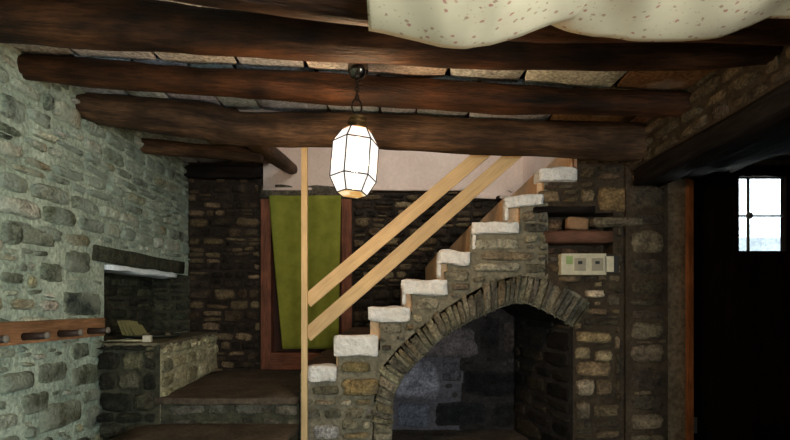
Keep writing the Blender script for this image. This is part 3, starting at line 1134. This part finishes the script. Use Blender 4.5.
# ---- electrical box
bx0, bx1, bz0, bz1 = X(558, YS), X(602, YS), Z(275.5, YS), Z(254.5, YS)
eb = thing('electrical_box', 'beige electrical breaker box on the pier under the wooden shelf', 'electrical box', ((bx0 + bx1) / 2, YS - .01, bz0))
mb = MB()
mb.bx(bx0, bx1, YS - .065, YS + .01, bz0, bz1, bev=.01)
mb.build('casing', 'box_plastic', eb)
mb = MB()
mb.bx(bx0, bx1, YS - .072, YS - .063, bz1 - .018, bz1, bev=.003)
mb.bx(bx0, bx1, YS - .072, YS - .063, bz0, bz0 + .018, bev=.003)
mb.build('trim', 'box_plastic', eb)
mb = MB()
mb.bx(X(563, YS), X(569.5, YS), YS - .0665, YS - .064, Z(265, YS), Z(256.5, YS), bev=0)
mb.build('sticker', 'green_sticker', eb)['label'] = 'pale green sticker'
for xa in (571, 588):
    mb = MB()
    mb.bx(X(xa, YS), X(xa + 11, YS), YS - .073, YS - .063, Z(271.5, YS), Z(259, YS), bev=.003)
    w_ = mb.build('breaker', 'dark_plastic', eb)
    mb = MB()
    mb.bx(X(xa + 3, YS), X(xa + 7, YS), YS - .082, YS - .072, Z(265, YS), Z(262, YS), bev=.002)
    mb.build('switch', 'black_plastic', w_)
mb = MB()
mb.bx(X(603, YS), X(610.5, YS), YS - .055, YS - .047, Z(272.5, YS), Z(257, YS), bev=.002)
mb.build('cover', 'flap_plastic', eb)['label'] = 'pale open cover at the right end'
mb = MB()
mb.bx(X(602.2, YS), X(616, YS), YS - .046, YS + .0, Z(273, YS), Z(256, YS), bev=.002)
mb.build('socket', 'black_plastic', eb)['label'] = 'dark recess behind the cover'

# =================================================================== MASONRY BENCH
BYF, BZ = YS, 1.25
bench = thing('stone_bench', 'chest-high rubble masonry bench in the corner under the wall niche', 'bench', (-1.75, BYF, 0))
XF, XBk = X(160, BYF), -1.68
mb = MB()
palT = [S(58, 58, 48), S(40, 40, 34), S(78, 76, 60), S(30, 30, 26), S(100, 96, 76)]  # front stones kept dark, the shade on this face put into the colour
rubble(mb, front(BYF), XL, XF - .02, 0, BZ - .015, (.06, .14), (.08, .2), .012, (.015, .07), palT, rng, mcol=S(54, 54, 44), chinks=150)
quadface(mb, front(BYF), XL, XF, 0, BZ - .004)
sd = Vector((XBk - XF, YB - BYF, 0))
fsd = (Vector((XF, BYF, 0)), sd.normalized(), VZ, Vector((sd.y, -sd.x, 0)).normalized())
rubble(mb, fsd, .0, sd.length, .6, BZ - .015, (.1, .18), (.14, .3), .03, (.01, .025), [S(170, 164, 130), S(146, 140, 108), S(124, 122, 98), S(188, 180, 146)], rng, mat=2, mcol=S(150, 146, 116))  # side stones painted paler than the front, as the face towards the light
quadface(mb, fsd, 0, sd.length, 0, BZ - .004, mat=3)
mb.build('base', ['bench_stone', 'bench_mortar', 'bench_stone', 'bench_lit_lime'], bench)
mb = MB()


def bt(a, b):
    y = BYF - .03 + (YB - .03 - BYF) * b
    xr = XF + (XBk - XF) * b + .015 + .02 * nz(b * 9, 4.)
    xl = XL - .005 if y < NY0 + .02 else NX + .02
    return Vector((xl + (xr - xl) * a, y + (.02 * nz(a * 8, 2.) if b < .05 else 0), BZ + .006 * nz(a * 9, b * 12)))


mb.grid(bt, 20, 36)
mb.grid(lambda a, b: bt(a, 0) - VZ * max(.004, .015 + .03 * nz(a * 14, 1.)) * (1 - b), 20, 2)
mb.grid(lambda a, b: bt(1, a) - VZ * max(.005, .025 + .04 * nz(a * 16, 5.)) * (1 - b) + VX * .0, 36, 2)
mb.build('top', 'bench_top', bench)

# things on the bench
TD = 4.0
tcx, tcy = X(153, 4.05), 4.05
tr = MB()
tr.lathe((tcx, tcy, BZ + .005), [(0.02, 0), (.17, 0), (.2, .012), (.215, .02), (.205, .02), (.17, .008), (.02, .006)], 36)
tag(tr.build('serving_plate', 'slate', origin=(tcx, tcy, BZ)), 'dark round plate lying on the masonry bench', 'plate')
cards = [('leftmost thin dark-edged card of the fan leaning on the dark plate', -.185, .0, .55), ('second card from the left in the fan on the dark plate', -.155, .0, .6),
         ('third card from the left in the fan on the dark plate', -.125, .0, .66), ('broad yellowish card at the front of the fan on the dark plate', -.085, -.01, .8)]
for i, (lb, dx, dy, tilt) in enumerate(cards):
    mb = MB()
    hgt = .13 if i < 3 else .11
    R = Matrix.Rotation(-.5, 3, 'Z') @ Matrix.Rotation(-tilt, 3, 'Y')
    base = Vector((tcx + dx + .02, tcy + dy - .03, BZ + .02))
    mb.box(base + R @ Vector((0, 0, hgt / 2)), (.006, .11, hgt), R, bev=.002)
    tag(mb.build('card', 'card', origin=base), lb, 'card', 'cards leaning on the plate')
for i, (lb, px, py, dd) in enumerate((('small tan chip on the dark plate beside the cards', 146, 325, 4.02), ('small tan chip near the right rim of the dark plate', 168, 325, 4.1))):
    mb = MB()
    c = Vector((X(px, dd), dd, BZ + .024))
    mb.box(c, (.045, .035, .022), Matrix.Rotation(.5 + i, 3, 'Z'), cuts=3, wob=.006, bev=.006)
    tag(mb.build('wood_chip', 'bench_top', origin=c), lb, 'chip')
mb = MB()
c = Vector((X(147.5, 3.56), 3.56, BZ + .024))
mb.box(c, (.052, .045, .045), Matrix.Rotation(.15, 3, 'Z'), bev=.005)
tag(mb.build('small_box', 'white_block', origin=c), 'small white cube on the front edge of the bench', 'box')
mb = MB()
mb.tube([Vector((X(107, 3.54), 3.54, BZ + .012)), Vector((X(125, 3.54), 3.535, BZ + .013)), Vector((X(142, 3.54), 3.54, BZ + .012))], .006, 8)
tag(mb.build('stick', 'bench_lit_lime', origin=(X(125, 3.54), 3.54, BZ)), 'thin wooden stick beside the white cube on the bench', 'stick')

# =================================================================== DOORWAY WITH CURTAIN
d2 = struct_root('door_2', ((DX0 + DX1) / 2, YB, .895))
d2['label'] = 'low doorway with red brown frame behind the green curtain'
jw = X(272, YB) - DX0
for a in (DX0, DX1 - jw):
    mb = MB()
    mb.bx(a, a + jw, YB - .05, YB + .08, .897, DZ1, bev=.005, axis=2, gseed=a)
    mb.build('jamb', 'jamb_red', d2)
mb = MB()
mb.bx(DX0 + jw, DX1 - jw, YB - .05, YB + .08, DZ1 - .05, DZ1, bev=.005)
mb.build('head', 'jamb_red', d2)
mb = MB()
mb.bx(DX0 + jw, DX1 - jw, YB - .06, YB + .1, .897, Z(352, YB), bev=.006)
mb.build('sill', 'jamb_red', d2)
mb = MB()
n = 5
for i in range(n):
    w = (DX1 - DX0 - 2 * jw) / n
    mb.bx(DX0 + jw + i * w + .002, DX0 + jw + (i + 1) * w - .002, YB + .05, YB + .09, Z(352, YB) + .002, DZ1 - .05, bev=.003, axis=2, gseed=i)
mb.build('leaf', 'door_brown', d2)
mb = MB()
cz1, cz0 = Z(197.5, YB), Z(348, YB)


def cf(a, b):
    xl = X(271.5 + 13.5 * b ** 1.1, YB)
    xr = X(342 - 3 * b, YB)
    x_ = xl + (xr - xl) * a
    return Vector((x_, YB - .085 - .014 * math.sin(a * 21 + b * 1.2) * (.4 + .6 * b) - .008 * math.sin(a * 9 + 1), cz1 + (cz0 - cz1) * b))


mb.grid(cf, 60, 40)
cu = mb.build('curtain', 'curtain', origin=((DX0 + DX1) / 2, YB - .08, cz0))
so = cu.modifiers.new('thick', 'SOLIDIFY')
so.thickness = .006
tag(cu, 'plain olive green curtain hanging over the back doorway', 'curtain')

# =================================================================== RAILING
rail = thing('stair_railing', 'raw pine stair railing with a tall post and two sloping boards', 'railing', (X(304.5, 3.44), 3.43, 0))
mb = MB()
pz = [(301.8, 307.4)]
mb.box((X(304.6, 3.43), 3.43, (Z(140, 3.43)) / 2), (X(307.6, 3.43) - X(301.6, 3.43), .03, Z(140, 3.43)), bev=.003, axis=2)
mb.build('post', 'pine', rail)
for k, (xa, ya, xb, yb_) in enumerate(((308, 300.5, 481, 155), (308, 334.5, 513, 155.5))):
    D = 3.458
    a, b = P(xa, ya, D), P(xb, yb_, D)
    dirv = (b - a).normalized()
    ang = math.atan2(dirv.z, dirv.x)
    a = a - dirv * .06
    a.x = max(a.x, X(306, D))
    a = P(xa, ya, D) - dirv * .012
    L_ = (b - a).length + .16
    mb = MB()
    mb.box(a + dirv * L_ / 2, (L_, .022, .088), Matrix.Rotation(-ang, 3, 'Y'), bev=.002, gseed=k * 2.)
    mb.build('rail', 'pine', rail)

# =================================================================== CEILING BEAMS


def beam(name_mat, D0, D1, top, bot, label, x_ends, seed, seg=22):
    """top/bot: image outlines of the log, read at depth D0 (left) .. D1 (right)"""
    xs = [x_ends[0] + (x_ends[1] - x_ends[0]) * i / 44 for i in range(45)]
    pts, rad = [], []
    for xi in xs:
        f_ = (xi - x_ends[0]) / (x_ends[1] - x_ends[0])
        D = D0 + (D1 - D0) * f_
        t_, b_ = lerp_poly(top, xi), lerp_poly(bot, xi)
        # tangent lines to a round log seen from below: centre sits on the mean ray
        pts.append(Vector((X(xi, D), D, (Z(t_, D) + Z(b_, D)) / 2)))
        m_ = (HY - (t_ + b_) / 2) / F
        rad.append((Z(t_, D) - Z(b_, D)) / 2 / math.sqrt(1 + m_ * m_))
    mb = MB()
    mb.tube(pts, rad, seg, rn=.16, seed=seed)
    o = mb.build('ceiling_beam', name_mat, origin=pts[0])
    return tag(o, label, 'beam', 'log beams of the ceiling', 'thing')


beam('beam_wood', 2.15, 2.15, [(-120, -22), (0, -10), (130, 0), (200, 8), (350, 21), (450, 25), (600, 30), (790, 28)],
     [(-120, 34), (0, 42), (200, 57), (350, 63), (470, 70), (600, 71), (720, 69), (790, 63)], 'dark log beam in front of the lantern, partly behind the floral cloth', (-110, 780), 1.)
beam('beam_wood', 2.80, 2.80, [(20, 53), (200, 67), (350, 75), (600, 89), (700, 93)],
     [(20, 80), (60, 85), (180, 95), (350, 105), (520, 115), (700, 117)], 'dark log beam passing just behind the lantern chain', (12, 700), 2.)
beam('grey_beam_wood', 3.31, 3.31, [(75, 91), (200, 102), (240, 112), (370, 113), (458, 118), (650, 123)],
     [(75, 118), (110, 127), (200, 139), (240, 147), (370, 149), (520, 157), (600, 161), (650, 160)], 'thick greyish log beam above the top of the pine post', (62, 655), 3.)
beam('grey_beam_wood', 4.1, 4.1, [(135, 137), (200, 144), (260, 147)], [(135, 153), (200, 158), (260, 163)], 'short log beam in the back left corner', (122, 262), 4.)
beam('beam_wood', 1.62, 1.86, [(-180, -120), (120, -58), (370, -20), (560, -5), (860, 0)],
     [(-180, -50), (200, 8), (370, 30), (560, 42), (860, 48)], 'log beam nearest the camera, its end lit orange beside the floral cloth', (-170, 840), 5.)
# trimmer at the edge of the stairwell
mb = MB()
mb.tube([Vector((-1.07, 3.42, 2.72)), Vector((-1.05, 4.0, 2.725)), Vector((-1.0, 4.6, 2.755)), Vector((-.965, 4.97, 2.775))], [.07, .07, .065, .055], 14, rn=.1, seed=8)
tag(mb.build('ceiling_beam', 'grey_beam_wood', origin=(-1.07, 3.42, 2.72)), 'slanting log end running back from the thick beam to the white plaster', 'beam', 'log beams of the ceiling', 'thing')
mb = MB()
mb.bx(XL - .05, X(262, YB), YB - .1, YB + .05, Z(180, YB), Z(167, YB), cuts=5, wob=.012, bev=.012)
tag(mb.build('wall_plate', 'black_wood', origin=(-1.5, YB, Z(180, YB))), 'dark squared timber laid along the top of the back wall', 'beam', None, 'thing')

# =================================================================== COAT RACK
rk = thing('coat_rack', 'brown wooden peg rail fixed to the left wall', 'coat rack', (XL, 3.0, 1.29))
mb = MB()
mb.bx(XL - .005, XL + .035, 2.2, DL(100), 1.298, 1.416, bev=.004, axis=1)
mb.build('board', 'rack_wood', rk)
for k in range(5):
    y = DL(83) - .29 * k
    mb = MB()
    mb.tube([Vector((XL + .03, y, 1.337)), Vector((XL + .10, y, 1.339)), Vector((XL + .155, y, 1.343))], [.02, .019, .018], 14)
    pg = mb.build('peg', 'peg_wood', rk)
    mb = MB()
    mb.lathe((XL + .155, y, 1.343), [(0.004, -.004), (.018, -.003), (.020, .003), (.017, .009), (.004, .012)], 16, rot=Matrix.Rotation(math.pi / 2, 3, 'Y'))
    mb.build('peg_tip_lit', 'peg_tip_lit', pg)['label'] = 'rounded tip, painted pale as if lit'

# =================================================================== LANTERN
LD = 2.45
LS = 2.45 / 2.15
lc = P(354.5, 162.5, LD)
lan = thing('hanging_lantern', 'lit faceted glass lantern hanging on a chain from the beamed ceiling', 'lantern', lc)
RL = Matrix.Rotation(.07, 3, 'Y') @ Matrix.Rotation(-.1, 3, 'X') @ Matrix.Rotation(math.radians(12), 3, 'Z')
H2, HM, R1, R2 = .138 * LS, .078 * LS, .094 * LS, .060 * LS
ringz = [(R2, H2 - .006), (R1, HM), (R1, -HM + .01), (R2 * 1.02, -H2 + .008)]


def lv(k, i, s=1.):
    w = 2 * math.pi * k / 6
    r, z = ringz[i]
    return lc + RL @ Vector((r * math.cos(w) * s, r * math.sin(w) * s, z))


for i in range(3):
    for k in range(6):
        mb = MB()
        q = [lv(k, i), lv(k + 1, i), lv(k + 1, i + 1), lv(k, i + 1)]
        cen = sum(q, Vector()) / 4
        q = [cen + (p - cen) * .97 for p in q]
        nrm = (cen - lc)
        nrm.normalize()
        mb.add(q + [p - nrm * .002 for p in q], [[3, 2, 1, 0], [4, 5, 6, 7], [0, 1, 5, 4], [1, 2, 6, 5], [2, 3, 7, 6], [3, 0, 4, 7]], smooth=False)
        mb.build('glass_panel', 'lit_glass', lan)
mb = MB()
q = [lv(k, 3, .97) for k in range(6)]
mb.add(q + [p + VZ * .002 for p in q], [[5, 4, 3, 2, 1, 0], [6, 7, 8, 9, 10, 11]], smooth=False)
mb.build('bottom_glass', 'amber_glass', lan)['label'] = 'amber glass underside'
mb = MB()
for k in range(6):
    for i in range(4):
        mb.tube([lv(k, i), lv(k + 1, i)], .0032, 6)
        if i < 3:
            mb.tube([lv(k, i), lv(k, i + 1)], .0032, 6)
mb.build('frame', 'iron', lan)
mb = MB()
mb.lathe(lc, [(.004, -.04), (.02, -.034), (.03, -.012), (.028, .012), (.016, .034), (.013, .05)], 18)
mb.build('bulb', 'bulb', lan)
mb = MB()
mb.lathe(lc, [(.014, .05), (.016, .06), (.014, .1), (.004, .138)], 14)
mb.build('socket', 'brass', lan)
mb = MB()
ct = lc + RL @ Vector((0, 0, H2 - .008))
mb.lathe(ct, [(.01, -.002), (R2 * 1.02, -.002), (R2 * 1.02, .002), (.016, .006), (.016, .034), (.046, .036), (.047, .042), (.02, .048), (.018, .058), (.042, .060), (.042, .066), (.012, .072), (.005, .078)], 24, rot=RL)
mb.build('cap', 'brass', lan)
# loop, chain and canopy up to the beam
mb = MB()
top_z = Z(63.5, LD)


def link(c, ra, rb, ang, r=.0028):
    pts = []
    for k in range(17):
        w = 2 * math.pi * k / 16
        pts.append(Vector(c) + Vector((math.cos(w) * ra * math.cos(ang), math.cos(w) * ra * math.sin(ang), math.sin(w) * rb)))
    mb.tube(pts, r, 7, caps=False)


cx_ = lc.x + .012
link((cx_ - .002, LD, Z(106.5, LD)), .023, .034, .3, .004)
mb.build('loop', 'iron', lan)
mb = MB()
z0 = Z(99.5, LD) - .004
zt = Z(78, LD)
nl = 5
for k in range(nl):
    z = z0 + (zt - z0) * (k + .5) / nl
    link((cx_, LD, z), .008, (zt - z0) / nl * .68, 1.4 * (k % 2) + .2)
mb.build('chain', 'iron', lan)
mb = MB()
mb.lathe((cx_ + .004, LD, Z(80, LD)), [(.006, 0), (.02, .003), (.036, .018), (.046, .038), (.048, .058), (.046, .08), (.03, .09), (.012, .095), (.011, zc(cx_) - Z(80, LD) + .012)], 24)
mb.build('ceiling_cup', 'chrome', lan)

# =================================================================== FLORAL CLOTH
cl = thing('draped_cloth', 'cream floral cotton sheet slung in swags under the near beams', 'cloth', P(560, 0, 1.6))


def swag(lip, D, x0, x1, fold, seed):
    mb = MB()

    def fn(a, b):
        x_ = x0 + (x1 - x0) * a
        y_ = lerp_poly(lip, x_)
        zl_ = Z(y_, D)
        Xp = X(x_, D)
        # b: 0 = fixed to the ceiling near the camera, .8 = lowest lip, 1 = up behind the lip
        if b < .8:
            q = 1 - b / .8
            yy = D - .75 * q
            zz = zl_ + (2.58 - zl_) * (q ** 1.45)
        else:
            q = (b - .8) / .2
            yy = D + .05 * math.sin(q * math.pi / 2)
            zz = zl_ + .30 * q ** 1.5
        rd = (math.sin(min(1, b / .8) * math.pi) if b < .8 else 0) * 1.2 + .25 * (1 - abs(b - .8) / .8)
        zz += fold * rd * (math.sin(a * 15 + b * 9 + seed) * .012 + math.sin(a * 31 - b * 12 + seed) * .006)
        zz += .02 * math.sin(a * 3 + seed) * q * (1 if b < .8 else 0)
        return Vector((Xp, yy, zz))
    mb.grid(fn, 90, 50, gfn=lambda a, b: Vector((X(x0 + (x1 - x0) * a, D), b * 1.15, seed * 3.)))
    o = mb.build('swag', 'floral', cl)
    s_ = o.modifiers.new('thick', 'SOLIDIFY')
    s_.thickness = .003
    return o


swag([(366, 30), (385, 33), (410, 39), (440, 45), (465, 47.5), (490, 45), (520, 36), (550, 24), (590, 11), (632, 0), (700, -18)], 1.50, 369, 690, .7, .3)
swag([(500, 0), (545, 20), (565, 28), (595, 37), (630, 41), (680, 40), (720, 35), (750, 27), (768, 19), (790, 18), (860, 30)], 1.57, 500, 860, 1.5, 1.9)

# =================================================================== LIGHT, CAMERA
w = bpy.data.worlds.new('world')
scene.world = w
w.use_nodes = True
bg = w.node_tree.nodes['Background']
bg.inputs['Color'].default_value = (.93, 1., .98, 1)
bg.inputs['Strength'].default_value = 30.


def portal(name, loc, rot, sx, sy):
    ld = bpy.data.lights.new(name, 'AREA')
    ld.shape = 'RECTANGLE'
    ld.size, ld.size_y = sx, sy
    ld.cycles.is_portal = True
    o = bpy.data.objects.new(name, ld)
    o.location = loc
    o.rotation_euler = rot
    COL.objects.link(o)


portal('window_portal', (XR + .44, (WY0 + WY1) / 2, (WZ0 + WZ1) / 2), (0, math.pi / 2, 0), WZ1 - WZ0, WY1 - WY0)
portal('front_portal', ((FX0 + FX1) / 2, -2.4, (FZ0 + FZ1) / 2), (math.pi / 2, 0, 0), FX1 - FX0, FZ1 - FZ0)
portal('upper_portal', ((UX0 + UX1) / 2, 3.42, (UZ0 + UZ1) / 2), (math.pi / 2, 0, 0), UX1 - UX0, UZ1 - UZ0)
portal('door_window_portal', ((WX0 + WX1) / 2, YS + .06, (WZa + WZb) / 2), (-math.pi / 2, 0, 0), WX1 - WX0, WZb - WZa)

cam = bpy.data.cameras.new('camera')
cam.sensor_width = 36
cam.lens = F / 790 * 36
cam.shift_y = (HY - 220) / 790
cam.clip_start = .02
co = bpy.data.objects.new('camera', cam)
co.location = (0, 0, EYE)
co.rotation_euler = (math.pi / 2, 0, 0)
COL.objects.link(co)
scene.camera = co
scene.view_settings.view_transform = 'Standard'
scene.view_settings.look = 'None'
scene.view_settings.gamma = 1
scene.view_settings.exposure = 0.
scene.view_settings.use_curve_mapping = False
scene.cycles.use_denoising = True
scene.cycles.max_bounces = 8
scene.cycles.diffuse_bounces = 5
scene.cycles.sample_clamp_indirect = 6
